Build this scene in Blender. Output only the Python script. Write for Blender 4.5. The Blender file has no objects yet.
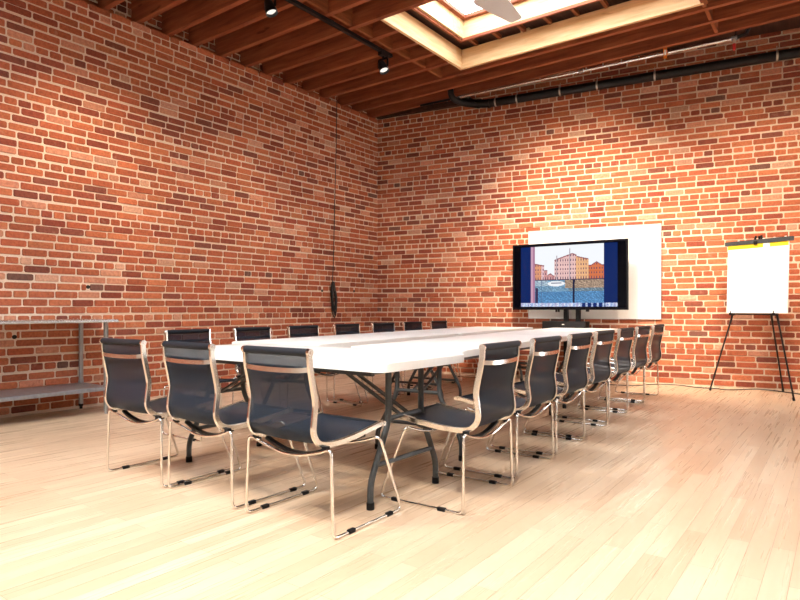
import bpy, bmesh, math, random
from mathutils import Vector, Matrix
random.seed(7)
SC = bpy.context.scene
COL = SC.collection
PI = math.pi

# ------------------------------------------------------------------ camera
F_PX = 605.0
YAW = math.atan2(445, F_PX)
CAM = (6.222, -7.837, 1.0)
cd = bpy.data.cameras.new('camera'); cam = bpy.data.objects.new('camera', cd); COL.objects.link(cam)
cam.location = CAM; cam.rotation_euler = (PI/2, 0, YAW)
cd.sensor_width = 36; cd.lens = F_PX/800*36; cd.shift_y = 9/800; cd.clip_start = .05
SC.camera = cam
vs = SC.view_settings
vs.view_transform = 'Standard'; vs.look = 'None'; vs.gamma = 1; vs.use_curve_mapping = False
vs.exposure = 1.0

BD = Vector((0.98605, 0.16643, 0)); BN = Vector((0.16643, -0.98605, 0))   # back wall run and inward normal
def bw(s, off, z): return BD*s + BN*off + Vector((0, 0, z))

# ------------------------------------------------------------------ materials
MATS = {}
class NT:
    def __init__(s, name):
        s.m = bpy.data.materials.new(name); s.m.use_nodes = True; s.n = s.m.node_tree.nodes; s.l = s.m.node_tree.links
        s.n.clear(); s.out = s.n.new('ShaderNodeOutputMaterial'); s.p = s.n.new('ShaderNodeBsdfPrincipled')
        s.l.new(s.p.outputs[0], s.out.inputs[0])
    def add(s, t, **k):
        x = s.n.new(t)
        for a, b in k.items(): setattr(x, a, b)
        return x
    def link(s, a, b): s.l.new(a, b)
    def coords(s, scale=(1, 1, 1), rot=(0, 0, 0), src='Object'):
        t = s.add('ShaderNodeTexCoord'); m = s.add('ShaderNodeMapping'); m.inputs['Scale'].default_value = scale
        m.inputs['Rotation'].default_value = rot; s.link(t.outputs[src], m.inputs[0]); return m.outputs[0]
    def noise(s, vec, scale, detail=4, rough=.55):
        x = s.add('ShaderNodeTexNoise'); x.inputs['Scale'].default_value = scale; x.inputs['Detail'].default_value = detail
        x.inputs['Roughness'].default_value = rough; s.link(vec, x.inputs['Vector']); return x.outputs['Fac']
    def ramp(s, fac, stops):
        x = s.add('ShaderNodeValToRGB'); e = x.color_ramp.elements
        while len(e) < len(stops): e.new(.5)
        for i, (p, c) in enumerate(stops): e[i].position = p; e[i].color = (*c, 1)
        s.link(fac, x.inputs[0]); return x.outputs[0]
    def mix(s, mode, fac, a, b):
        x = s.add('ShaderNodeMix', data_type='RGBA', blend_type=mode)
        for sock, v in ((x.inputs[0], fac), (x.inputs[6], a), (x.inputs[7], b)):
            if isinstance(v, (int, float)): sock.default_value = v
            elif isinstance(v, tuple): sock.default_value = (*v, 1)
            else: s.link(v, sock)
        return x.outputs[2]
    def bump(s, h, strength=.3, dist=.005):
        b = s.add('ShaderNodeBump'); b.inputs['Strength'].default_value = strength; b.inputs['Distance'].default_value = dist
        s.link(h, b.inputs['Height']); s.link(b.outputs[0], s.p.inputs['Normal'])
    def set(s, **k):
        for a, v in k.items():
            sock = s.p.inputs[a.replace('_', ' ')]
            if isinstance(v, (int, float)): sock.default_value = v
            elif isinstance(v, tuple): sock.default_value = (*v, 1)
            else: s.link(v, sock)
def simple(name, col, rough=.5, metal=0, var=.08, nscale=40, spec=.5):
    t = NT(name); v = t.coords()
    n = t.noise(v, nscale)
    lo = tuple(c*(1-var) for c in col); hi = tuple(min(1, c*(1+var)) for c in col)
    t.set(Base_Color=t.ramp(n, [(.3, lo), (.7, hi)]), Roughness=rough, Metallic=metal, Specular_IOR_Level=spec)
    MATS[name] = t.m; return t.m
simple('white_plastic', (.82, .82, .80), .38, var=.02)
simple('grey_steel', (.062, .067, .070), .42, .2, spec=.35)
simple('black_rubber', (.007, .007, .008), .6, spec=.2)
simple('black_metal', (.009, .009, .010), .42, spec=.25)
simple('black_plastic', (.003, .003, .005), .5, spec=.06)
simple('chrome', (.80, .78, .74), .10, 1, var=.02)
simple('polished_cast', (.78, .75, .70), .16, 1, var=.03)
simple('stainless', (.66, .67, .68), .26, .9, var=.06, nscale=12)
simple('zinc_leg', (.33, .34, .34), .42, .7, var=.06)
simple('galvanised', (.34, .37, .42), .32, .8, var=.15, nscale=25)
simple('roll_fabric', (.008, .011, .017), .6, spec=.25)
simple('white_board', (.86, .87, .87), .3, var=.01, spec=.4)
simple('frame_alu', (.55, .55, .54), .35, .8)
simple('paper', (.88, .88, .88), .7, var=.01)
simple('yellow_paper', (.85, .62, .02), .6, var=.04)
simple('orange_tape', (.90, .25, .02), .5)
simple('red_plastic', (.50, .02, .02), .4)
simple('white_tape', (.75, .74, .7), .6)
simple('fan_white', (.55, .54, .53), .45, var=.03)
simple('plaster', (.68, .62, .55), .8, var=.04, nscale=6)
simple('clamp_steel', (.55, .53, .46), .4, .8)
simple('hole_shade', (.012, .010, .009), .9)
simple('cord_black', (.010, .010, .011), .5)

t = NT('sling_mesh'); v = t.coords()
w = t.add('ShaderNodeTexWave', wave_type='BANDS', bands_direction='Z'); w.inputs['Scale'].default_value = 160; t.link(v, w.inputs['Vector'])
t.set(Base_Color=t.ramp(w.outputs['Fac'], [(0, (.009, .015, .026)), (1, (.014, .023, .038))]), Roughness=.6, Specular_IOR_Level=.14)
tr = t.add('ShaderNodeBsdfTransparent'); mx = t.add('ShaderNodeMixShader'); mx.inputs[0].default_value = .90
t.link(tr.outputs[0], mx.inputs[1]); t.link(t.p.outputs[0], mx.inputs[2]); t.link(mx.outputs[0], t.out.inputs[0]); MATS['sling_mesh'] = t.m

def wood(name, dark, mid, light, axis='X', rough=.6, knots=True, scale=1.0):
    t = NT(name)
    sc = {'X': (1.2, 14, 14), 'Y': (14, 1.2, 14), 'Z': (14, 14, 1.2)}[axis]
    v = t.coords(tuple(c*scale for c in sc))
    n = t.noise(v, 1.6, 6, .6); base = t.ramp(n, [(.25, dark), (.5, mid), (.78, light)])
    if knots:
        v2 = t.coords(tuple({'X': (1.2, 5, 5), 'Y': (5, 1.2, 5), 'Z': (5, 5, 1.2)}[axis]))
        k = t.noise(v2, 2.2, 2, .5); km = t.ramp(k, [(.68, (1, 1, 1)), (.76, (.35, .25, .18))])
        base = t.mix('MULTIPLY', .8, base, km)
    t.set(Base_Color=base, Roughness=rough, Specular_IOR_Level=.25); t.bump(n, .25, .003); MATS[name] = t.m
wood('joist_wood', (.15, .038, .018), (.27, .076, .032), (.40, .13, .055))
wood('joist_wood_y', (.15, .042, .016), (.26, .08, .028), (.38, .13, .048), 'Y')
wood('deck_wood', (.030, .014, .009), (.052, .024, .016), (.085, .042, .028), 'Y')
wood('pine_beam', (.55, .32, .14), (.74, .50, .26), (.84, .62, .36))
wood('pine_beam_y', (.55, .32, .14), (.74, .50, .26), (.84, .62, .36), 'Y')

# brick: albedo of each brick comes from a per-brick colour attribute (bricks really differ), plus grain
t = NT('brick'); v = t.coords(); a = t.add('ShaderNodeAttribute', attribute_name='brick_tone')
n = t.noise(v, 42, 5, .65); n2 = t.noise(v, 9, 3)
c = t.mix('MULTIPLY', .75, a.outputs['Color'], t.ramp(n, [(.25, (.55, .5, .5)), (.6, (1.1, 1.1, 1.1))]))
c = t.mix('MIX', t.ramp(n2, [(.62, (0, 0, 0)), (.80, (.30, .30, .30))]), c, (.62, .42, .30))
t.set(Base_Color=c, Roughness=.85, Specular_IOR_Level=.2); t.bump(n, .55, .006); MATS['brick'] = t.m
t = NT('mortar'); v = t.coords(); n = t.noise(v, 60, 5, .7); n2 = t.noise(v, 1.4, 3)
c = t.mix('MULTIPLY', .5, t.ramp(n, [(.25, (.62, .47, .35)), (.75, (.82, .67, .52))]), t.ramp(n2, [(.3, (.75, .72, .7)), (.7, (1, 1, 1))]))
t.set(Base_Color=c, Roughness=.9, Specular_IOR_Level=.15); t.bump(n, .6, .006); MATS['mortar'] = t.m

# maple strip floor, boards run along Y
t = NT('maple_floor'); v = t.coords(rot=(0, 0, PI/2))
def brk(c1, c2, cm, ms):
    b = t.add('ShaderNodeTexBrick', offset=.37, offset_frequency=2, squash=1)
    b.inputs['Scale'].default_value = 1; b.inputs['Brick Width'].default_value = 1.05; b.inputs['Row Height'].default_value = .083
    b.inputs['Mortar Size'].default_value = ms; b.inputs['Mortar Smooth'].default_value = .2; b.inputs['Bias'].default_value = 0
    for k, cc in zip(('Color1', 'Color2', 'Mortar'), (c1, c2, cm)): b.inputs[k].default_value = (*cc, 1)
    t.link(v, b.inputs['Vector']); return b
b = brk((.57, .41, .275), (.70, .54, .385), (.32, .20, .12), .0010)
vg = t.coords((34, .9, 1)); g = t.noise(vg, 1.6, 4, .5); big = t.noise(t.coords(), 1.1, 3)
c = t.mix('MULTIPLY', .35, b.outputs['Color'], t.ramp(g, [(.15, (.90, .86, .80)), (.65, (1.03, 1.03, 1.02))]))
c = t.mix('MULTIPLY', .5, c, t.ramp(big, [(.3, (.86, .80, .74)), (.7, (1.05, 1.05, 1.05))]))
rr = t.ramp(g, [(.2, (.34, .34, .34)), (.8, (.24, .24, .24))])
t.set(Base_Color=c, Roughness=rr, Specular_IOR_Level=.45)
bm_ = t.add('ShaderNodeBump', invert=True); bm_.inputs['Strength'].default_value = .25; bm_.inputs['Distance'].default_value = .0015
t.link(b.outputs['Fac'], bm_.inputs['Height']); t.link(bm_.outputs[0], t.p.inputs['Normal']); MATS['maple_floor'] = t.m

# things that give off light
def emis(name, col, s):
    t = NT(name); e = t.add('ShaderNodeEmission'); e.inputs[0].default_value = (*col, 1); e.inputs[1].default_value = s
    t.link(e.outputs[0], t.out.inputs[0]); MATS[name] = t.m
emis('bulb_glow', (1, .90, .80), .6)
t = NT('screen_picture'); a = t.add('ShaderNodeAttribute', attribute_name='picture'); e = t.add('ShaderNodeEmission'); e.inputs[1].default_value = .5
t.link(a.outputs['Color'], e.inputs[0]); g = t.add('ShaderNodeBsdfGlossy'); g.inputs['Roughness'].default_value = .15; g.inputs[0].default_value = (.008, .008, .008, 1)
ad = t.add('ShaderNodeAddShader'); t.link(e.outputs[0], ad.inputs[0]); t.link(g.outputs[0], ad.inputs[1]); t.link(ad.outputs[0], t.out.inputs[0]); MATS['screen_picture'] = t.m
t = NT('skylight_glass'); tr = t.add('ShaderNodeBsdfTransparent'); tr.inputs[0].default_value = (.96, .97, .98, 1); gl = t.add('ShaderNodeBsdfGlossy'); gl.inputs['Roughness'].default_value = .05
mx = t.add('ShaderNodeMixShader'); mx.inputs[0].default_value = .04; t.link(tr.outputs[0], mx.inputs[1]); t.link(gl.outputs[0], mx.inputs[2]); t.link(mx.outputs[0], t.out.inputs[0]); MATS['skylight_glass'] = t.m

# ------------------------------------------------------------------ mesh helpers
def new(): return bmesh.new()
def obj(name, bm, mat, parent=None, smooth=False, loc=None, rotz=0, angle=35):
    me = bpy.data.meshes.new(name); bmesh.ops.recalc_face_normals(bm, faces=bm.faces); bm.to_mesh(me); bm.free()
    for m in (mat if isinstance(mat, (list, tuple)) else [mat]): me.materials.append(MATS[m])
    if smooth:
        for p in me.polygons: p.use_smooth = True
        me.set_sharp_from_angle(angle=math.radians(angle))
    o = bpy.data.objects.new(name, me); COL.objects.link(o)
    if parent: o.parent = parent
    if loc is not None: o.location = loc
    o.rotation_euler.z = rotz
    return o
def tag(o, label=None, cat=None, group=None, kind=None):
    if label: o['label'] = label
    if cat: o['category'] = cat
    if group: o['group'] = group
    if kind: o['kind'] = kind
    return o
def thing(name, label, cat, loc=(0, 0, 0), rotz=0, group=None):
    o = bpy.data.objects.new(name, None); COL.objects.link(o); o.location = loc; o.rotation_euler.z = rotz
    o.empty_display_size = .1
    return tag(o, label, cat, group)
def box(bm, lo, hi, bev=0, M=None):
    r = bmesh.ops.create_cube(bm, size=1)
    vv = r['verts']
    for q in vv: q.co = Vector([lo[i] + (q.co[i]+.5)*(hi[i]-lo[i]) for i in range(3)])
    if bev:
        ed = list({e for q in vv for e in q.link_edges})
        r2 = bmesh.ops.bevel(bm, geom=ed, offset=bev, segments=2, affect='EDGES', profile=.6)
        vv = [x for x in r2['verts']] if False else None
    if M is not None:
        if vv is None: raise ValueError
        for q in vv: q.co = M @ q.co
    return bm
def bar(bm, p, q, w, h, up=(0, 0, 1)):
    """rectangular bar from p to q, w across, h along up"""
    p, q = Vector(p), Vector(q); d = (q-p).normalized(); u = Vector(up); s = d.cross(u).normalized(); u = s.cross(d).normalized()
    A = [bm.verts.new(c + s*a*w/2 + u*b*h/2) for c in (p, q) for a, b in ((-1, -1), (1, -1), (1, 1), (-1, 1))]
    for f in ((0, 1, 2, 3), (4, 7, 6, 5), (0, 4, 5, 1), (1, 5, 6, 2), (2, 6, 7, 3), (3, 7, 4, 0)): bm.faces.new([A[i] for i in f])
def sweep(bm, pts, section, closed=False, caps=True, up=Vector((0, 0, 1)), lock=None):
    """sweep a 2D section [(a,b)] along pts; a along side, b along up'"""
    pts = [Vector(p) for p in pts]; n = len(pts); rings = []; prev = None
    for i, p in enumerate(pts):
        if closed: d = pts[(i+1) % n]-pts[i-1]
        else: d = pts[min(i+1, n-1)]-pts[max(i-1, 0)]
        d.normalize()
        if lock is not None: s = Vector(lock); u = s.cross(d).normalized()
        else:
            if prev is None:
                r = up if abs(d.dot(up)) < .95 else Vector((1, 0, 0)); s = d.cross(r).normalized()
            else: s = (prev - d*prev.dot(d)).normalized()
            prev = s; u = s.cross(d).normalized()
        rings.append([bm.verts.new(p + s*a + u*b) for a, b in section])
    m = len(section)
    for i in range(n if closed else n-1):
        A, B = rings[i], rings[(i+1) % n]
        for j in range(m): bm.faces.new((A[j], A[(j+1) % m], B[(j+1) % m], B[j]))
    if not closed and caps: bm.faces.new(rings[0][::-1]); bm.faces.new(rings[-1])
def circ(r, n=8): return [(r*math.cos(2*PI*i/n), r*math.sin(2*PI*i/n)) for i in range(n)]
def tube(bm, pts, r, n=8, closed=False): sweep(bm, pts, circ(r, n), closed)
def cyl(bm, p, q, r, n=16): tube(bm, [p, q], r, n)
def fillet(pts, r, n=4):
    pts = [Vector(p) for p in pts]; out = [pts[0]]
    for i in range(1, len(pts)-1):
        a, b, c = pts[i-1], pts[i], pts[i+1]; da = (a-b); dc = (c-b); rr = min(r, da.length*.45, dc.length*.45)
        p, q = b+da.normalized()*rr, b+dc.normalized()*rr
        for k in range(n+1):
            s = k/n; out.append(p*(1-s)**2 + b*2*s*(1-s) + q*s*s)
    out.append(pts[-1]); return out
def smoothpath(pts, n=5):
    P = [Vector(p) for p in pts]; P = [P[0]*2-P[1]] + P + [P[-1]*2-P[-2]]; out = []
    for i in range(1, len(P)-2):
        for k in range(n):
            s = k/n; a, b, c, d = P[i-1], P[i], P[i+1], P[i+2]
            out.append(.5*((2*b)+(c-a)*s+(2*a-5*b+4*c-d)*s*s+(3*b-a-3*c+d)*s**3))
    out.append(P[-2]); return out
def prism(bm, poly, z0, z1, bev=0):
    A = [bm.verts.new((x, y, z0)) for x, y in poly]; B = [bm.verts.new((x, y, z1)) for x, y in poly]; n = len(poly)
    bm.faces.new(A[::-1]); top = bm.faces.new(B)
    for i in range(n): bm.faces.new((A[i], A[(i+1) % n], B[(i+1) % n], B[i]))
    if bev: bmesh.ops.bevel(bm, geom=list(top.edges), offset=bev, segments=3, affect='EDGES', profile=.5)
def rrect(x0, y0, x1, y1, r, n=6):
    out = []
    for cx, cy, a in ((x1-r, y1-r, 0), (x0+r, y1-r, 90), (x0+r, y0+r, 180), (x1-r, y0+r, 270)):
        for k in range(n+1):
            t = math.radians(a+90*k/n); out.append((cx+r*math.cos(t), cy+r*math.sin(t)))
    return out
def copy_tree(o, parent=None):
    c = o.copy(); COL.objects.link(c); c.parent = parent
    for ch in list(o.children): copy_tree(ch, c)
    return c

# ------------------------------------------------------------------ the room
CH = 4.13           # underside of the joists
ROW = .0777; BL = .232
def tone(dim=1.0):
    r = random.random()
    if r < .45: c = (.38, .106, .050)
    elif r < .68: c = (.47, .148, .068)
    elif r < .83: c = (.26, .066, .038)
    elif r < .91: c = (.53, .225, .135)
    elif r < .97: c = (.22, .066, .042)
    elif r < .977: c = (.17, .075, .055)
    else: c = (.54, .29, .19)
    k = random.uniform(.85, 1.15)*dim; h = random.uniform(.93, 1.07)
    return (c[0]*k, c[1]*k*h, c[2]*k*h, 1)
def brick_wall(name, O, U, N, s0, s1, z0, z1, headers, kind=True, parent=None, zoff=.016, dim=1.0, holes=()):
    """bricks run along U from O, face towards N"""
    bm = new(); lay = bm.loops.layers.float_color.new('brick_tone')
    O, U, N = Vector(O), Vector(U), Vector(N); Z = Vector((0, 0, 1))
    def P(s, z, d): return O + U*s + Z*z + N*d
    q = [bm.verts.new(P(s, z, d)) for s, z, d in ((s0, z0, -.0), (s1, z0, 0), (s1, z1, 0), (s0, z1, 0), (s0, z0, -.25), (s1, z0, -.25), (s1, z1, -.25), (s0, z1, -.25))]
    for f in ((0, 1, 2, 3), (7, 6, 5, 4), (0, 4, 5, 1), (1, 5, 6, 2), (2, 6, 7, 3), (3, 7, 4, 0)):
        fa = bm.faces.new([q[i] for i in f]); fa.material_index = 0
        for lp in fa.loops: lp[lay] = (.6, .45, .33, 1)
    k = int((z0-zoff)/ROW)
    while True:
        zc = zoff + (k+.5)*ROW
        if zc > z1-.01: break
        if zc < z0: k += 1; continue
        L = BL/2 if k in headers else BL
        s = s0 + random.uniform(-.02, .02) - (L*.5 if k % 2 else 0)
        wob = random.uniform(0, 6)
        while s < s1:
            ln = L*random.uniform(.95, 1.05)
            if L == BL and random.random() < .035: ln = L*.55
            a, b = max(s, s0)+.0068+random.uniform(-.0015, .002), min(s+ln, s1)-.0068+random.uniform(-.002, .0015)
            s += ln
            if b-a < .03: continue
            if any(a-.004 < hs < b+.004 and abs(zc-hz) < ROW*.5 for hs, hz in holes):
                hs = [h for h in holes if a-.004 < h[0] < b+.004 and abs(zc-h[1]) < ROW*.5][0][0]
                pieces = [(a, hs-.02), (hs+.02, b)]
            else: pieces = [(a, b)]
            for a, b in pieces:
                if b-a < .02: continue
                dz = .0045*math.sin(a*1.3+wob); h0 = zc-ROW/2+.0078+dz+random.uniform(-.0015, .002); h1 = zc+ROW/2-.0078+dz+random.uniform(-.002, .0015)
                ch = random.uniform(.006, .013); dep = random.uniform(.006, .011); ins = .003; c = tone(dim)
                def oc(a, b, h0, h1, ch): return [(a+ch, h0), (b-ch, h0), (b, h0+ch*.8), (b, h1-ch*.8), (b-ch, h1), (a+ch, h1), (a, h1-ch*.8), (a, h0+ch*.8)]
                A = [bm.verts.new(P(x, z, .0)) for x, z in oc(a, b, h0, h1, ch)]
                B = [bm.verts.new(P(x, z, dep)) for x, z in oc(a+ins, b-ins, h0+ins, h1-ins, ch)]
                fs = [bm.faces.new(B)] + [bm.faces.new((A[i], A[(i+1) % 8], B[(i+1) % 8], B[i])) for i in range(8)]
                for fa in fs:
                    fa.material_index = 1
                    for lp in fa.loops: lp[lay] = c
        k += 1
    me = bpy.data.meshes.new(name); bm.normal_update(); bm.to_mesh(me); bm.free()
    me.materials.append(MATS['mortar']); me.materials.append(MATS['brick'])
    o = bpy.data.objects.new(name, me); COL.objects.link(o)
    if parent: o.parent = parent
    elif kind: tag(o, kind='structure')
    return o
# left wall runs along -Y from the corner (s = distance from the corner)
LHOLES = [(1.32, 1.27), (.60, 1.28), (4.75, 1.225), (5.43, .74)]
wl = brick_wall('wall_left', (0, 0, 0), (0, -1, 0), (1, 0, 0), 0, 12.5, 0, CH-.02, {5, 11, 18, 24, 30, 37, 44, 51}, holes=LHOLES)
wb = brick_wall('wall_back', (0, 0, 0), BD, BN, -.16, 8.6, 0, 4.43, {6, 12, 18, 25, 31, 38, 45, 51})
# set-back brickwork between the joist ends
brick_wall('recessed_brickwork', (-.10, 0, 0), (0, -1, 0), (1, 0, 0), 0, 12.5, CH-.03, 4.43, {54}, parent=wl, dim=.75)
for i, (s, z) in enumerate(LHOLES):       # near-black discs painting the shade inside the brickwork holes
    bm = new(); n = 10
    pts = [(.002, -s+.022*math.cos(2*PI*k/n), z+.020*math.sin(2*PI*k/n)) for k in range(n)]
    A = [bm.verts.new(p) for p in pts]; B = [bm.verts.new((p[0]-.006, p[1], p[2])) for p in pts]
    bm.faces.new(A); bm.faces.new(B[::-1])
    for k in range(n): bm.faces.new((A[k], A[(k+1) % n], B[(k+1) % n], B[k]))
    o = obj('hole_shade_disc', bm, 'hole_shade', wl)

bm = new(); box(bm, (-.3, -12.5, -.12), (10.2, 2.2, 0)); tag(obj('floor', bm, 'maple_floor'), kind='structure')
bm = new(); box(bm, (9.8, -12.5, 0), (9.95, 2.2, 4.43)); tag(obj('wall_right', bm, 'plaster'), kind='structure')
bm = new(); box(bm, (-.3, -12.65, 0), (9.95, -12.5, 4.43)); tag(obj('wall_near_blocker', bm, 'plaster'), kind='structure')  # unseen wall added to block sideways sky light

# roof deck with two skylight openings (one over the tables, one unseen, added for fill light over the near half)
SKY = [(2.36, 4.98, -2.62, -1.24), (2.4, 7.4, -10.3, -6.6)]
DZ0, DZ1 = 4.42, 4.47
bm = new()
xs = sorted({-.3, 10.2, *[v_ for k in SKY for v_ in (k[0]-.03, k[1]+.03)]}); ys = sorted({-12.5, 2.2, *[v_ for k in SKY for v_ in (k[2]-.03, k[3]+.03)]})
for i in range(len(xs)-1):
    for j in range(len(ys)-1):
        cx, cy = (xs[i]+xs[i+1])/2, (ys[j]+ys[j+1])/2
        if any(a-.03 < cx < b+.03 and c-.03 < cy < d+.03 for a, b, c, d in SKY): continue
        box(bm, (xs[i], ys[j], DZ0), (xs[i+1], ys[j+1], DZ1))
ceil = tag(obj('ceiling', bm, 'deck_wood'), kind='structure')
# shallow strips on the deck between joists
def joist(x0, x1, y, clipx=None):
    bm = new(); dz = random.uniform(-.004, .004)
    box(bm, (x0, y-.030, CH+dz), (x1, y+.030, DZ0))
    return obj('joist', bm, 'joist_wood', ceil)
HX0, HX1, HY0, HY1 = 2.17, 5.05, -2.70, -.97
JY = [-.13+.372*0, -.50, -.85, -1.25, -1.60, -1.97, -2.35, -2.71, -3.10, -3.48, -3.83, -4.20, -4.57, -4.94, -5.31, -5.68, -6.05, -6.42]
y = -6.42
while y > -12.2: y -= .372; JY.append(y)
for y in JY:
    wx = y/BD.y*BD.x+.03 if y > 0 else -.1
    x0 = wx if y > 0 else -.10
    if HY0+.05 < y < HY1-.02: joist(x0, HX0-.02, y); joist(HX1+.02, 9.8, y)
    elif SKY[1][2]-.1 < y < SKY[1][3]+.1: joist(x0, 2.3, y); joist(7.5, 9.8, y)
    else: joist(x0, 9.8, y)
# pale header beams of the skylight opening
bm = new(); box(bm, (HX0-.02, HY1-.022, CH+.01), (HX1, HY1+.02, CH+.255)); tag(obj('header_beam', bm, 'pine_beam', ceil), 'pale fresh pine beam along the skylight opening')
bm = new(); box(bm, (HX0-.02, HY0+.02, CH+.01), (HX0+.02, HY1-.022, CH+.255)); tag(obj('header_beam', bm, 'pine_beam_y', ceil), 'short pale pine beam across the joist ends')
bm = new(); box(bm, (HX1, HY0+.02, CH+.01), (HX1+.04, HY1+.02, DZ0)); obj('header_beam', bm, 'joist_wood_y', ceil)
bm = new(); box(bm, (3.02, HY1-.02, CH+.255), (3.13, HY1+.02, CH+.288)); tag(obj('wood_block', bm, 'pine_beam', ceil), 'small pale block on the long pine beam')
# bridging blocks between joists
sy = sorted(JY)
for xb, ymin, ymax in ((1.80, -6.5, -.7), (5.045, -1.3, .3)):
    for a, b in zip(sy, sy[1:]):
        if a < ymin or b > ymax+.02: continue
        bm = new(); box(bm, (xb-.018, a+.030, CH+.012), (xb+.018, b-.030, CH+.225)); obj('bridging_block', bm, 'joist_wood_y', ceil)
# battens on the deck inside the opening
for i in range(9):
    xb = 2.42+i*.33
    bm = new(); box(bm, (xb-.02, -1.235, DZ0-.045), (xb+.02, HY1-.03, DZ0)); obj('deck_batten', bm, 'joist_wood_y', ceil)
# ledger along the back wall
bm = new(); bar(bm, bw(.02, .045, 4.165), bw(1.55, .045, 4.165), .08, .075); obj('ledger', bm, 'deck_wood', ceil)

# skylight wells, the second for the unseen added skylight
for i, (a, b, c, d) in enumerate(SKY):
    root = bpy.data.objects.new('window_%d' % (i+1), None); COL.objects.link(root); root.location = ((a+b)/2, (c+d)/2, 4.42); tag(root, kind='structure')
    L = lambda p: (p[0]-(a+b)/2, p[1]-(c+d)/2, p[2]-4.42)
    h0, h1, w = 4.40, 4.62, .03
    bm = new()
    for lo, hi in (((a-w, c-w, h0), (a, d+w, h1)), ((b, c-w, h0), (b+w, d+w, h1)), ((a, c-w, h0), (b, c, h1)), ((a, d, h0), (b, d+w, h1))): box(bm, L(lo), L(hi))
    obj('window_well', bm, 'pine_beam', root)
    bm = new(); e = .06
    for lo, hi in (((a-w, c-w, h1), (a+e, d+w, h1+.04)), ((b-e, c-w, h1), (b+w, d+w, h1+.04)), ((a+e, c-w, h1), (b-e, c+e, h1+.04)), ((a+e, d-e, h1), (b-e, d+w, h1+.04))): box(bm, L(lo), L(hi))
    obj('window_frame', bm, 'joist_wood', root)
    bm = new(); box(bm, L((a, c, h1+.045)), L((b, d, h1+.052))); obj('window_pane', bm, 'skylight_glass', root)
    bm = new()
    for lo, hi in (((a-w, HY1-.001-.27 if i == 0 else d+w, h0-.03), (b+w, (HY1-.24 if i == 0 else d+w+.03), h0+.005)), ((a-w-.03, c-w, h0-.03), (a-w, d+w, h0+.005))): box(bm, L(lo), L(hi))
    obj('window_trim', bm, 'joist_wood', root)

# ------------------------------------------------------------------ ceiling services
tr_ = thing('track_rail', 'black ceiling track running across the joists towards the camera', 'track light rail', (1.735, -4.6, CH-.022))
bm = new(); box(bm, (-.024, -2.2, -.024), (.024, 2.68, .012)); obj('rail', bm, 'black_metal', tr_)
for yy in (-1.6, 0, 1.6):
    bm = new(); box(bm, (-.02, yy-.03, .010), (.02, yy+.03, .022)); obj('mounting_clip', bm, 'black_metal', tr_)
def spotlight(y, label, aim):
    r = thing('spotlight', label, 'spotlight', (1.735, y, CH-.046), 0, 'spotlights on the ceiling track')
    r.scale = (1.3, 1.3, 1.3)
    bm = new(); box(bm, (-.022, -.05, -.03), (.022, .05, .004)); cyl(bm, (0, 0, -.03), (0, 0, -.055), .010, 10); obj('adapter', bm, 'black_metal', r)
    d = Vector(aim).normalized(); q = d.to_track_quat('-Z', 'Y').to_matrix(); P0 = Vector((0, 0, -.13))
    bm = new(); pts = [(-.052, 0, .0), (-.052, 0, .075), (.052, 0, .075), (.052, 0, 0)]
    sweep(bm, [Vector(p)+P0 for p in fillet(pts, .015)], [(-.004, -.009), (.004, -.009), (.004, .009), (-.004, .009)]); obj('yoke', bm, 'black_metal', r)
    bm = new()
    prof = [(.020, .055), (.030, .052), (.036, .030), (.044, -.010), (.046, -.045), (.043, -.045), (.041, -.012), (.012, .02)]
    rings = [[bm.verts.new(P0 + q @ Vector((rr*math.cos(2*PI*k/20), rr*math.sin(2*PI*k/20), zz))) for k in range(20)] for rr, zz in prof]
    for A, B in zip(rings, rings[1:]):
        for k in range(20): bm.faces.new((A[k], A[(k+1) % 20], B[(k+1) % 20], B[k]))
    bm.faces.new(rings[0]); obj('lamp_housing', bm, 'black_metal', r, True)
    bm = new(); n = 20
    R1 = [bm.verts.new(P0 + q @ Vector((.041*math.cos(2*PI*k/n), .041*math.sin(2*PI*k/n), -.020))) for k in range(n)]
    R2 = [bm.verts.new(P0 + q @ Vector((.024*math.cos(2*PI*k/n), .024*math.sin(2*PI*k/n), -.034))) for k in range(n)]
    for k in range(n): bm.faces.new((R1[k], R1[(k+1) % n], R2[(k+1) % n], R2[k]))
    bm.faces.new(R2); obj('bulb', bm, 'bulb_glow', r)
    return r
def spot_lamp(loc, target, power, size, blend=.8, col=(1, .80, .58), rad=.05):
    ld = bpy.data.lights.new('spot_lamp', 'SPOT'); ld.energy = power; ld.spot_size = math.radians(size); ld.spot_blend = blend; ld.color = col; ld.shadow_soft_size = rad
    lo = bpy.data.objects.new('spot_lamp', ld); COL.objects.link(lo); lo.location = loc
    lo.rotation_euler = (Vector(target)-Vector(loc)).to_track_quat('-Z', 'Y').to_euler()
spotlight(-3.86, 'black track spotlight on the rail, the one nearer the left frame top', (.35, .1, -1))
spotlight(-2.08, 'black track spotlight at the far end of the rail by the pine beam', (.45, -.1, -1))
spotlight(-5.7, 'black track spotlight at the near end of the rail over the chairs', (-.6, .2, -1))

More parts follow.
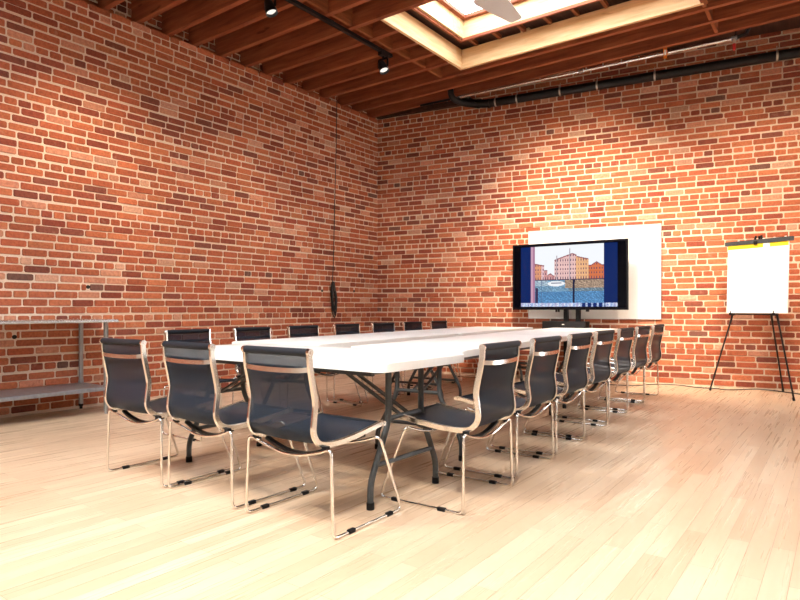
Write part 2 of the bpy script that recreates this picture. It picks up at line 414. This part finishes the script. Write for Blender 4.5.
# black drain pipe along the back wall
pp = thing('drain_pipe', 'thick black pipe hung along the top of the back brick wall', 'pipe', bw(1.6, .14, 4.05))
O = Vector(bw(1.6, .14, 4.05)); lp = lambda v: tuple(Vector(v)-O)
def seg(a, b, n=1): return [lp(a), lp(b)]
bm = new(); tube(bm, [lp(p) for p in fillet([bw(8.5, .14, 4.09), bw(1.92, .14, 4.055), bw(1.66, .16, 4.10), bw(1.60, .24, 4.24)], .10, 5)], .060, 16); obj('pipe_run', bm, 'black_metal', pp, True)
bm = new(); tube(bm, [lp(p) for p in fillet([(1.60, -.31, 4.36), (1.60, -.31, 4.08), (1.66, -.10, 4.04), bw(1.80, .14, 4.052)], .09, 5)], .045, 14); obj('pipe_elbow', bm, 'black_metal', pp, True)
for s in (1.78, 1.95): 
    bm = new(); z = 4.055 if s > 1.9 else 4.075; cyl(bm, lp(bw(s, .14, z)), lp(bw(s+.03, .14, z)), .068, 16); tag(obj('coupling_ring', bm, 'black_metal', pp, True))
for s in (2.06, 2.38, 3.0, 3.5, 4.23, 5.6):
    z = 4.055+(s-1.92)/6.58*.035
    bm = new(); cyl(bm, lp(bw(s, .14, z)), lp(bw(s+.022, .14, z)), .063, 16); bar(bm, lp(bw(s+.011, .14, z+.04)), lp(bw(s+.011, .14, z+.12)), .012, .006, BD); tag(obj('pipe_clamp', bm, 'clamp_steel', pp, True), 'small bright pipe clamp')
cp = thing('conduit_pipe', 'thin bright steel pipe slung under the last ceiling joists', 'pipe', (1.56, -.19, CH-.02))
O2 = Vector((1.56, -.19, CH-.02)); l2 = lambda v: tuple(Vector(v)-O2)
pa, pb = Vector((1.56, -.19, CH-.028)), Vector((5.20, .022, CH-.028))
bm = new(); cyl(bm, l2(pa), l2(pb), .019, 14); obj('pipe_run', bm, 'stainless', cp, True)
bm = new(); cyl(bm, l2(pa + (pa-pb).normalized()*.55), l2(pa), .017, 12); tag(obj('pipe_end', bm, 'black_metal', cp, True), 'dark rusty far end of the pipe')
for k in (0.0, .52, 1.0):
    c0 = pa.lerp(pb, k); bm = new(); cyl(bm, l2(c0-Vector((.03, 0, 0))), l2(c0+Vector((.03, 0, 0))), .027, 14); obj('coupling', bm, 'zinc_leg', cp, True)
c0 = pb; bm = new(); tube(bm, [l2(c0), l2(c0+Vector((.12, .0, .02))), l2(c0+Vector((.16, 0, .12)))], .022, 10); obj('pipe_elbow', bm, 'black_metal', cp, True)
c0 = pa.lerp(pb, .80); tg = thing('warning_tag', 'orange and white tag wrapped around the steel pipe', 'tag', tuple(c0))
bm = new(); cyl(bm, (-.022, 0, -.0), (.022, 0, .0), .025, 14); obj('wrap', bm, 'orange_tape', tg, True)
bm = new(); box(bm, (-.020, -.030, -.075), (.020, -.026, .075)); obj('flag', bm, 'orange_tape', tg)
bm = new(); box(bm, (-.012, -.0325, -.035), (.012, -.0302, .03)); tag(obj('tag_centre', bm, 'white_tape', tg), 'white middle of the tag')
rt = thing('shutoff_valve', 'small valve with a red handle hanging below the steel pipe end', 'valve', tuple(pb+Vector((.0, -.01, 0))))
bm = new(); cyl(bm, (0, 0, -.015), (0, 0, -.065), .016, 12); cyl(bm, (0, 0, -.04), (0, -.03, -.04), .01, 8); obj('valve_body', bm, 'clamp_steel', rt, True)
bm = new(); cyl(bm, (0, 0, -.065), (0, 0, -.135), .017, 10); obj('valve_handle', bm, 'red_plastic', rt, True)
bm = new(); tube(bm, [(0, 0, .01), (.02, .0, .06), (-.01, -.03, .11), (.03, -.01, .17), (.02, 0, .25)], .006, 6); obj('hanger_wire', bm, 'black_metal', rt, True)

# ceiling fan: hub just above the frame, one blade in view
fan = thing('ceiling_fan', 'pale ceiling fan hanging in front of the bright skylight', 'ceiling fan', (3.665, -3.43, 4.40), 0)
bm = new(); cyl(bm, (0, 0, -.62), (0, 0, .0), .014, 10); obj('down_rod', bm, 'fan_white', fan, True)
bm = new(); cyl(bm, (0, 0, -.60), (0, 0, -.72), .095, 24); cyl(bm, (0, 0, -.72), (0, 0, -.75), .06, 24); obj('motor_hub', bm, 'fan_white', fan, True)
for k in range(3):
    an = math.radians(87+120*k); c_, s_ = math.cos(an), math.sin(an)
    pl = [(.09, -.03), (.22, -.035), (.30, -.13), (.36, -.14), (.86, -.065), (.875, -.04), (.875, .04), (.86, .06), (.36, .130), (.30, .12), (.22, .03), (.09, .03)]
    bm = new(); A = []; B = []
    for px_, py_ in pl:
        z = -.665 - py_*.10
        A.append(bm.verts.new((px_*c_-py_*s_, px_*s_+py_*c_, z))); B.append(bm.verts.new((px_*c_-py_*s_, px_*s_+py_*c_, z+.008)))
    bm.faces.new(A); bm.faces.new(B[::-1])
    for i in range(len(pl)): bm.faces.new((A[i], A[(i+1) % len(pl)], B[(i+1) % len(pl)], B[i]))
    obj('fan_blade', bm, 'fan_white', fan)

# ------------------------------------------------------------------ cord on the left wall
cb = thing('hanging_cord', 'black cord hanging from the ceiling with its end tied in a bundle', 'cord', (.03, -1.03, 4.16))
bm = new(); tube(bm, smoothpath([(0, 0, 0), (.0, -.02, -.8), (0, -.05, -1.6), (0, -.075, -2.4), (0, -.10, -2.78)]), .006, 6); obj('cord_drop', bm, 'cord_black', cb, True)
bm = new(); rnd = random.Random(4)
for k in range(7):
    w = rnd.uniform(.03, .06); l = rnd.uniform(.40, .56); y0 = -.10+rnd.uniform(-.015, .015); dx = rnd.uniform(.0, .03)
    tube(bm, smoothpath([(dx, y0, -2.76), (dx, y0-w*.8, -2.86), (dx, y0-w*.5, -2.76-l*.7), (dx, y0+.03, -2.76-l), (dx, y0+w+.02, -2.76-l*.65), (dx, y0+w*.7, -2.86), (dx, y0, -2.75)], 4), .008, 6)
obj('cord_coil', bm, 'cord_black', cb, True)
bm = new(); cyl(bm, (.015, -.10, -2.80), (.015, -.10, -2.89), .030, 12); obj('cable_tie', bm, 'cord_black', cb, True)

# ------------------------------------------------------------------ whiteboard
wo = bw(3.42, .012, 1.497); wbo = thing('whiteboard', 'large blank white board on the back brick wall behind the television', 'whiteboard', tuple(wo), math.atan2(BD.y, BD.x))
bm = new(); box(bm, (-.885, -.020, -.630), (.885, 0, .630)); obj('board_panel', bm, 'white_board', wbo)
bm = new(); e = .008
for lo, hi in (((-.893, -.026, .630), (.893, 0, .638)), ((-.893, -.026, -.638), (.893, 0, -.630)), ((-.893, -.026, -.63), (-.885, 0, .63)), ((.885, -.026, -.63), (.893, 0, .63))): box(bm, lo, hi)
obj('board_frame', bm, 'frame_alu', wbo)

# ------------------------------------------------------------------ television
TA, TB = Vector((2.357, .177, 0)), Vector((3.944, .258, 0)); TV = TB-TA; tw = 1.594; tyaw = math.atan2(TV.y, TV.x); TC = (TA+TB)/2
tv = thing('television', 'large black flat screen television showing a canal and palace picture', 'television', (TC.x, TC.y, .989), tyaw)
TW, TH = tw/2, .930
bm = new(); box(bm, (-TW, .0, 0), (TW, .045, TH)); box(bm, (-TW*.6, .045, .12), (TW*.6, .075, TH-.15)); obj('casing', bm, 'black_plastic', tv)
bm = new()
for lo, hi in (((-TW, -.008, 0), (TW, 0, .030)), ((-TW, -.008, TH-.022), (TW, 0, TH)), ((-TW, -.008, .030), (-TW+.022, 0, TH-.022)), ((TW-.022, -.008, .03), (TW, 0, TH-.022))): box(bm, lo, hi)
obj('bezel', bm, 'black_plastic', tv)
# the picture on the screen, drawn into the screen's own grid of dots
def scr(u, v):
    """u 0..1 left-right, v 0..1 top-bottom of the whole set"""
    rnd = random.Random(int(u*900)*1000+int(v*600)); nz = rnd.random()
    if u < .078 or u > .918: return (.002, .002, .004)
    if v < .045 or v > .955: return (.002, .002, .006)
    if v > .895:
        k = int(u*64)
        if .62 < u < .82: return (.01, .03, .16) if (k % 3 or nz < .2) else (.5, .6, .85)
        return ((.65, .75, .92), (.45, .55, .85), (.8, .85, .95), (.55, .5, .7))[(k*7) % 4] if nz > .25 else (.15, .25, .55)
    if u < .172 or u > .808: return (.006, .022, .125)
    if u < .207: return (.62, .36, .48) if u < .192 else (.42, .20, .32)
    x = (u-.207)/(.808-.207); y = (v-.045)/(.85)          # photo coordinates
    hz = .605
    sky = (.93, .96, 1.0)
    if y < hz:
        # main palace: roofline rises then falls
        if .30 <= x <= .62: top = .245-(x-.30)*.40+(.0 if x < .56 else (x-.56)*.9)
        elif .62 < x <= .79: top = .195+(x-.62)*.3
        elif x > .79: top = .36-.06*max(0, 1-abs(x-.90)/.08)
        elif x < .14: top = .30+x*.25
        elif x < .19: top = .42
        elif x < .30: top = .50-.02*math.sin(x*60)
        else: top = 1
        if (abs(x-.335) < .006 and y > .17) or (abs(x-.525) < .006 and y > .06): return (.45, .38, .42)
        if y < top: return sky
        if y < top+.018: return (.30, .08, .10)
        fl = (y*13) % 1; wn = (x*27) % 1
        if x < .14: base = (.80, .36, .20) if x < .10 else (.82, .55, .58)
        elif x < .30: base = (.70, .35, .34)
        elif x < .61: base = (.88, .58, .55)
        elif x < .79: base = (.90, .50, .26)
        else: base = (.72, .20, .08)
        if y > hz-.02: return (.10, .06, .10)
        if .62 > fl > .16 and .25 < wn < .62: return (.16, .08, .13)
        if fl > .92: return tuple(c*.7 for c in base)
        return tuple(c*(.92+.14*nz) for c in base)
    d = (y-hz)/(1-hz)
    if abs(x-.58) < .017-.004*d and y > .56: return (.02, .02, .05)
    if abs(x-.105) < .006: return (.10, .16, .30)
    if abs(x-.03) < .020 and y > .74: return (.05, .04, .10)
    if .20 < x < .46 and abs(y-.665) < .045*(1-abs((x-.32)/.14)**3):
        return (.10, .12, .2) if (.25 < x < .40 and abs(y-.652) < .008) else (.92, .93, .96)
    wv = math.sin(x*43+y*170+2*math.sin(x*21))*math.sin(x*67-y*310+1.5*math.sin(y*50))*(.7+.6*nz)
    base = (.20, .36, .52) if x < .5 else (.19, .27, .33)
    if x > .45 and d < .35: base = (.42, .30, .22)
    if x < .2 and d < .25: base = (.42, .55, .68)
    k = .75+.35*wv+.35*(nz-.4)+.35*d*.5
    if nz > .90: k += .9
    if d > .5: base = (.10, .26, .50)
    return tuple(min(1, max(0, c*k)) for c in base)
bm = new(); lay = bm.loops.layers.float_color.new('picture'); NX, NY = 230, 134
X0, X1, Z0_, Z1_ = -TW+.022, TW-.022, .030, TH-.022
grid = [[bm.verts.new((X0+(X1-X0)*i/NX, -.001, Z0_+(Z1_-Z0_)*j/NY)) for i in range(NX+1)] for j in range(NY+1)]
for j in range(NY):
    for i in range(NX):
        f = bm.faces.new((grid[j][i], grid[j][i+1], grid[j+1][i+1], grid[j+1][i]))
        xm = X0+(X1-X0)*(i+.5)/NX; zm = Z0_+(Z1_-Z0_)*(j+.5)/NY
        c = scr((xm+TW)/(2*TW), 1-zm/TH)
        for lp_ in f.loops: lp_[lay] = (*c, 1)
obj('screen', bm, 'screen_picture', tv)
st = thing('television_stand', 'black two post stand with a shelf carrying the television', 'television stand', (TC.x, TC.y+.13, 0), tyaw)
for sx in (-.085, .085):
    bm = new(); box(bm, (sx-.028+.02, -.03, .06), (sx+.028+.02, .03, 1.50)); obj('post', bm, 'black_metal', st)
bm = new(); box(bm, (-.30, -.055, 1.15), (.30, -.03, 1.20)); box(bm, (-.30, -.055, 1.55), (.30, -.03, 1.60)); box(bm, (-.2, -.054, 1.1), (-.15, -.031, 1.66)); box(bm, (.15, -.054, 1.1), (.2, -.031, 1.66)); obj('mounting_bracket', bm, 'black_metal', st)
bm = new(); box(bm, (-.36, -.15, .725), (.32, .06, .742)); obj('shelf', bm, 'black_metal', st)
bm = new(); box(bm, (-.42, -.17, .05), (-.36, .13, .10)); box(bm, (.36, -.17, .05), (.42, .13, .10)); box(bm, (-.42, -.03, .05), (.42, .03, .11)); obj('base', bm, 'black_metal', st)
for cx in (-.39, .39):
    for cy in (-.14, .10):
        bm = new(); cyl(bm, (cx-.012, cy, .027), (cx+.012, cy, .027), .027, 14); obj('caster', bm, 'black_rubber', st, True)
so = Vector((TC.x, TC.y+.13, 0)) + Matrix.Rotation(tyaw, 3, 'Z') @ Vector((-.04, -.05, .7425))
sb = thing('media_box', 'low black media box on the shelf below the television', 'media box', tuple(so), tyaw)
bm = new(); box(bm, (-.31, -.12, 0), (.29, .08, .088)); obj('case', bm, 'black_metal', sb)
bm = new(); box(bm, (-.03, -.123, .042), (.005, -.121, .050)); obj('status_light', bm, 'white_tape', sb)
for a_, b_, c_ in ((-.17, -.150, .032), (-.135, -.115, .032), (.25, .29, .026)):
    bm = new(); box(bm, (a_, .004, -c_), (b_, .03, 0)); obj('cable_hook', bm, 'black_metal', tv)

# ------------------------------------------------------------------ flip chart easel
FL, FR, FB = Vector((4.888, .396, 0)), Vector((5.776, -.002, 0)), Vector((5.62, .80, 0)); AP = Vector((5.42, .24, 1.93))
ez = thing('easel', 'black tripod easel standing by the back wall', 'easel', ((FL+FR)/2))
eo = Vector((FL+FR)/2); le = lambda v: tuple(Vector(v)-eo)
side = (FR-FL).normalized()
for n_, ft in ((0, FL), (1, FR), (2, FB)):
    top = AP + (side*(-.03, .03, 0)[n_]) + (Vector((.0, .03, 0)) if n_ == 2 else Vector())
    top.z = 1.845
    mid = ft.lerp(top, .45); bm = new(); cyl(bm, le(ft+Vector((0, 0, .01))), le(mid), .0095, 8); cyl(bm, le(mid), le(top), .012, 8); l_ = obj('leg', bm, 'black_metal', ez, True)
    bm = new(); cyl(bm, le(ft), le(ft.lerp(top, .02)), .013, 8); obj('foot_cap', bm, 'black_rubber', l_, True)
kl, kr = FL.lerp(AP, .485), FR.lerp(AP, .485); kl = FL.lerp(Vector((AP.x, AP.y, 1.92)), .49); kr = FR.lerp(Vector((AP.x, AP.y, 1.92)), .49)
nrm = Vector((side.y, -side.x, 0));  
if nrm.y > 0: nrm = -nrm
bm = new(); cyl(bm, le(kl+nrm*.012), le(kr+nrm*.012), .010, 8); obj('cross_ledge', bm, 'black_metal', ez, True)
for kk in (kl, kr):
    bm = new(); cyl(bm, le(kk-nrm*.02), le(kk+nrm*.06), .017, 10); cyl(bm, le(kk+nrm*.055+Vector((0, 0, -.005))), le(kk+nrm*.055+Vector((0, 0, .04))), .005, 6); obj('support_peg', bm, 'black_rubber', ez, True)
# pad of paper
pc = (kl+kr)/2; tilt = math.atan2((pc-Vector((AP.x, AP.y, 0))).xy.length*1.0, 1.0)
pad = thing('flip_chart_pad', 'large blank white paper pad resting on the black easel', 'flip chart', tuple(pc + side*.045 + nrm*.035 + Vector((0, 0, .012))), math.atan2(side.y, side.x))
upv = (Vector((AP.x, AP.y, 1.92))-pc).normalized(); lean = math.atan2(-(upv.dot(nrm)), upv.z)
for o_parts in (1,):
    Rm = Matrix.Rotation(-lean, 3, 'X')
    def padbox(x0, x1, y0, y1, z0, z1, name, mat):
        bm = new(); box(bm, (x0, y0, z0), (x1, y1, z1))
        for q in bm.verts: q.co = Rm @ q.co
        return obj(name, bm, mat, pad)
    PW, PH = .345, .835
    padbox(-PW, PW, -.012, .006, 0, PH-.03, 'paper_sheets', 'paper')
    padbox(-PW, PW*.20, -.0135, -.0122, PH-.085, PH-.035, 'header_strip', 'yellow_paper')
    padbox(PW*.42, PW, -.0135, -.0122, PH-.085, PH-.035, 'header_strip', 'yellow_paper')
    padbox(-PW-.035, PW+.045, -.022, .010, PH-.037, PH+.010, 'clamp_bar', 'grey_steel')
    padbox(-.03, .01, -.030, -.022, PH-.05, PH-.01, 'clamp_latch', 'black_metal')
    for kx in (-.22, .07, .19, .31): padbox(kx-.009, kx+.009, -.014, -.002, PH+.010, PH+.020, 'bar_rivet', 'white_tape')

# cord on the floor along the back wall
fc = [(px_, off) for px_, off in ((3.4, .42), (3.9, .40), (4.05, .34), (4.25, .10), (4.5, .06), (4.75, .22), (4.95, .24), (5.1, .30), (5.4, .07), (5.62, .16), (5.9, .40), (6.2, .30), (6.6, .38), (7.2, .3))]
bm = new(); tube(bm, smoothpath([tuple(bw(s, off, .006)) for s, off in fc], 6), .006, 6)
tag(obj('power_cord', bm, 'cord_black', smooth=True), 'black power cord snaking over the floor along the back wall', 'cord')

# ------------------------------------------------------------------ stainless work table
wt = thing('steel_work_table', 'stainless steel work table with a lower shelf by the left wall', 'work table', (.33, -5.75, 0))
bm = new(); box(bm, (-.31, -.98, .872), (.30, .98, .902), .006); obj('worktop', bm, 'stainless', wt)
bm = new(); box(bm, (-.28, -.95, .225), (.24, .93, .262), .005); obj('lower_shelf', bm, 'galvanised', wt)
for sx in (-.29, .195):
    for sy_ in (-.91, .91):
        bm = new(); cyl(bm, (sx, sy_, .05), (sx, sy_, .874), .021, 16); l_ = obj('leg', bm, 'zinc_leg', wt, True)
        bm = new(); cyl(bm, (sx, sy_, .205), (sx, sy_, .285), .0245, 16); obj('shelf_collar', bm, 'zinc_leg', l_, True)
        bm = new(); cyl(bm, (sx, sy_, .0), (sx, sy_, .055), .014, 12); cyl(bm, (sx, sy_, .028), (sx, sy_, .055), .020, 12); obj('foot', bm, 'black_rubber' if sx < 0 else 'zinc_leg', l_, True)

# ------------------------------------------------------------------ folding tables
def folding_table(L, W, inset, half, label, loc, rz):
    """length along local X, width along local Y"""
    r = thing('folding_table', label, 'table', loc, rz, 'white folding tables pushed together')
    bm = new(); prism(bm, rrect(-L/2, -W/2, L/2, W/2, .055), .697, .742, .008); obj('tabletop', bm, 'white_plastic', r, True)
    bm = new()
    for s in (-1, 1): box(bm, (-L/2+.10, s*(W/2-.055)-.012, .672), (L/2-.10, s*(W/2-.055)+.012, .6968))
    obj('under_rail', bm, 'grey_steel', r)
    for sx in (-1, 1):
        x = sx*(L/2-inset); bm = new()
        for s in (-1, 1):
            tube(bm, fillet([(x, s*half*.5, .690), (x, s*half*.5, .42), (x, s*half, .13), (x, s*half, .012)], .05, 4), .0165, 12)
        cyl(bm, (x, -half*.5, .435), (x, half*.5, .435), .0125, 10)
        cyl(bm, (x, -half*.86, .21), (x, half*.86, .21), .0125, 10)
        cyl(bm, (x, -W/2+.07, .683), (x, W/2-.07, .683), .0135, 10)
        lf = obj('leg_frame', bm, 'grey_steel', r, True)
        for s in (-1, 1):
            bm = new(); cyl(bm, (x, s*half, 0), (x, s*half, .035), .020, 12); obj('foot_cap', bm, 'black_rubber', lf, True)
        bm = new()
        bar(bm, (x, -.035, .435), (x-sx*.50, -.035, .690), .022, .012); bar(bm, (x, .035, .435), (x-sx*.50, .035, .690), .022, .012)
        cyl(bm, (x-sx*.49, -.2, .688), (x-sx*.49, .2, .688), .008, 8)
        obj('folding_brace', bm, 'grey_steel', r, True)
    return r
folding_table(1.86, .78, .155, .29, 'white folding table set crosswise at the near end, behind three chairs', (3.545, -5.19, 0), math.radians(-1.0))
ANG = math.radians(5.6); rd = Vector((-math.sin(ANG), math.cos(ANG), 0)); rs = Vector((math.cos(ANG), math.sin(ANG), 0))
Lo = Vector((2.30, -4.79, 0)); RW, RL = .87, 2.44
for row, off in ((0, RW/2), (1, 2.02-RW/2)):
    for k in (0, 1):
        lab = [['white folding table on the brick wall side, touching the crosswise table', 'white folding table on the brick wall side, at the far end'],
               ['white folding table on the open floor side, touching the crosswise table', 'white folding table on the open floor side, nearest the television']][row][k]
        p = Lo + rs*off + rd*(RL*(k+.5)+.004*k)
        folding_table(RL-.006, RW, .22, .33, lab, tuple(p), ANG+PI/2)

# ------------------------------------------------------------------ chairs (front faces local +Y)
SIDE = smoothpath([(-.316, .812), (-.311, .745), (-.292, .655), (-.280, .585), (-.287, .52), (-.290, .462), (-.265, .418), (-.215, .397), (-.12, .394), (.03, .408), (.17, .430), (.20, .434)], 4)
SIDE = [Vector((p.x, p.y)) for p in [Vector((a[0], a[1], 0)) for a in SIDE]]
def make_chair(label):
    r = thing('mesh_chair', label, 'chair')
    HWs = .200
    # sling: upper back + seat, thickness 3 mm
    nn = []
    for i, p in enumerate(SIDE):
        d = SIDE[min(i+1, len(SIDE)-1)]-SIDE[max(i-1, 0)]; d.normalize(); nn.append(Vector((-d.y, d.x)))
    bm = new(); rows = []
    for i, p in enumerate(SIDE):
        rw = []
        for j in range(9):
            u = -1+j/4; sag = .007*(1-u*u)
            q = p + nn[i]*(-sag if True else 0)
            rw.append((u*HWs, q.x, q.y, nn[i]))
        rows.append(rw)
    T = [[bm.verts.new((x, y+n.x*.002, z+n.y*.002)) for x, y, z, n in rw] for rw in rows]
    for i in range(len(T)-1):
        for j in range(8): bm.faces.new((T[i][j], T[i][j+1], T[i+1][j+1], T[i+1][j]))
    obj('sling', bm, 'sling_mesh', r, True, angle=60)
    for s in (-1, 1):
        bm = new(); sec = [(-.008, -.011), (-.005, -.014), (.005, -.014), (.008, -.011), (.008, .011), (.005, .014), (-.005, .014), (-.008, .011)]
        sweep(bm, [(s*(HWs+.008), p.x, p.y) for p in SIDE], sec, lock=(1, 0, 0)); obj('side_rail', bm, 'polished_cast', r, True, angle=40)
    bm = new(); cyl(bm, (-HWs-.004, -.318, .812), (HWs+.004, -.318, .812), .0175, 16); tr2 = obj('top_roll', bm, 'roll_fabric', r, True)
    for s in (-1, 1):
        bm = new(); cyl(bm, (s*(HWs+.003), -.318, .812), (s*(HWs+.020), -.318, .812), .0165, 16); cyl(bm, (s*(HWs+.018), -.318, .812), (s*(HWs+.023), -.318, .812), .006, 8); obj('end_cap', bm, 'polished_cast', tr2, True)
    bm = new(); cyl(bm, (-HWs, .198, .430), (HWs, .198, .430), .009, 10); obj('front_roll', bm, 'roll_fabric', r, True)
    for s in (-1, 1):
        bm = new(); cyl(bm, (s*HWs, .200, .431), (s*(HWs+.020), .200, .431), .013, 12); obj('front_cap', bm, 'polished_cast', r, True)
    bm = new(); pts = [(-HWs-.004, -.318, .738), (-.14, -.336, .733), (0, -.344, .731), (.14, -.336, .733), (HWs+.004, -.318, .738)]
    sweep(bm, smoothpath(pts, 4), [(-.003, -.011), (.003, -.011), (.003, .011), (-.003, .011)], up=Vector((0, 0, 1))); obj('back_brace', bm, 'polished_cast', r, True, angle=40)
    for y, z in ((-.19, .378), (.06, .392)):
        bm = new(); sweep(bm, smoothpath([(-HWs, y, z), (-.15, y, z-.020), (-.07, y, z-.040), (0, y, z-.045), (.07, y, z-.040), (.15, y, z-.020), (HWs, y, z)], 4), [(-.013, -.006), (.013, -.006), (.013, .006), (-.013, .006)]); obj('support_bar', bm, 'black_metal', r, True)
    # sled base, one bent rod
    W = .285; ht = .388
    def arch(yf, yt):
        return [(W*.92, yt, ht), (W*.60, yt, ht-.030), (W*.25, yt, ht-.052), (0, yt, ht-.057), (-W*.25, yt, ht-.052), (-W*.60, yt, ht-.030), (-W*.92, yt, ht)]
    rr = .0072
    loop = [(W, .25, rr), (W*.95, .095, ht+.004)] + arch(.25, .09)[1:-1] + [(-W*.95, .095, ht+.004), (-W, .25, rr), (-W, -.25, rr), (-W*.95, -.245, ht+.004)] + [(x, -.235, z) for x, _, z in arch(0, 0)[::-1][1:-1]] + [(W*.95, -.245, ht+.004), (W, -.25, rr)]
    lp_ = [Vector(p) for p in loop]; pts = []
    n = len(lp_)
    for i in range(n):
        a, b, c = lp_[i-1], lp_[i], lp_[(i+1) % n]; da, dc = a-b, c-b; q = min(.035, da.length*.4, dc.length*.4)
        p0, p1 = b+da.normalized()*q, b+dc.normalized()*q
        for k in range(5):
            s = k/4; pts.append(p0*(1-s)**2+b*2*s*(1-s)+p1*s*s)
    bm = new(); tube(bm, pts, rr, 8, closed=True); obj('sled_base', bm, 'chrome', r, True, angle=60)
    for sx in (-1, 1):
        for yy in (-.13, .15):
            bm = new(); box(bm, (sx*W-.010, yy-.022, 0), (sx*W+.010, yy+.022, .018), .003); obj('floor_clip', bm, 'black_rubber', r)
        bm = new(); box(bm, (sx*W*.80-.012, -.247, ht-.012), (sx*W*.80+.012, -.222, ht+.010)); obj('rubber_pad', bm, 'black_rubber', r)
    return r
proto = make_chair('x')
CH_ = []
G = 'black mesh chairs around the white tables'
CH_ += [(2.872, -5.666, .9, 'black mesh chair at the near end, leftmost of three, nearest the steel table'),
        (3.49, -5.653, -1.2, 'black mesh chair at the near end, the middle one of three seen from behind'),
        (4.159, -5.659, .2, 'black mesh chair at the near end, the largest in the photo, right one of three')]
RX = [(4.476, -5.021, 91.6, 'first and closest to the camera'), (4.427, -4.313, 90.9, 'second from the camera'), (4.395, -3.632, 90.7, 'third from the camera'), (4.355, -2.964, 89.9, 'fourth from the camera'),
      (4.306, -2.198, 89.9, 'fifth from the camera'), (4.265, -1.462, 89.1, 'second from the far end'), (4.24, -.751, 89.5, 'last one, nearest the back wall')]
for x, y, a, w in RX: CH_.append((x, y, a, 'black mesh chair in the right hand row, ' + w))
LX = [(2.09, -4.789, -88.9, 'seen behind the middle near chair'), (2.027, -4.06, -90.6, 'second from the camera'), (1.989, -3.358, -90.9, 'third from the camera'), (1.933, -2.613, -91, 'fourth, in front of the hanging cord'),
      (1.893, -1.886, -91.6, 'fifth, just left of the room corner'), (1.826, -1.142, -90, 'second from the far end'), (1.779, -.422, -90.3, 'last one, at the far end')]
for x, y, a, w in LX: CH_.append((x, y, a, 'black mesh chair in the left hand row, ' + w))
for i, (x, y, a, lab) in enumerate(CH_):
    o = proto if i == 0 else copy_tree(proto)
    o.location = (x, y, 0); o.rotation_euler.z = math.radians(a); tag(o, lab, 'chair', G)

# ------------------------------------------------------------------ light
w = bpy.data.worlds.new('world'); SC.world = w; w.use_nodes = True; nt = w.node_tree
bg = nt.nodes['Background']; bg.inputs[0].default_value = (.93, .96, 1.0, 1); bg.inputs[1].default_value = 6.5
# track and wall-wash lamps (warm halogen)
W1 = (1, .76, .52)
spot_lamp((1.75, -5.7, 3.95), (.0, -4.4, 1.5), 1150, 70, 1, W1)
spot_lamp((1.75, -3.86, 3.95), (.0, -2.9, 1.3), 950, 68, 1, W1)
spot_lamp((1.75, -2.08, 3.95), (.3, -.6, 1.2), 480, 72, 1, W1)
spot_lamp((3.6, -2.1, 3.95), (3.3, .55, 1.55), 760, 74, 1, (1, .80, .60), .35)
spot_lamp((5.8, -2.1, 3.95), (5.4, .9, 1.4), 520, 74, 1, (1, .80, .60), .35)
spot_lamp((2.6, -8.6, 3.95), (2.6, -6.6, 0), 330, 100, 1, (1, .86, .70))
spot_lamp((5.6, -7.5, 3.95), (5.6, -4.5, 0), 260, 90, 1, (1, .86, .72))
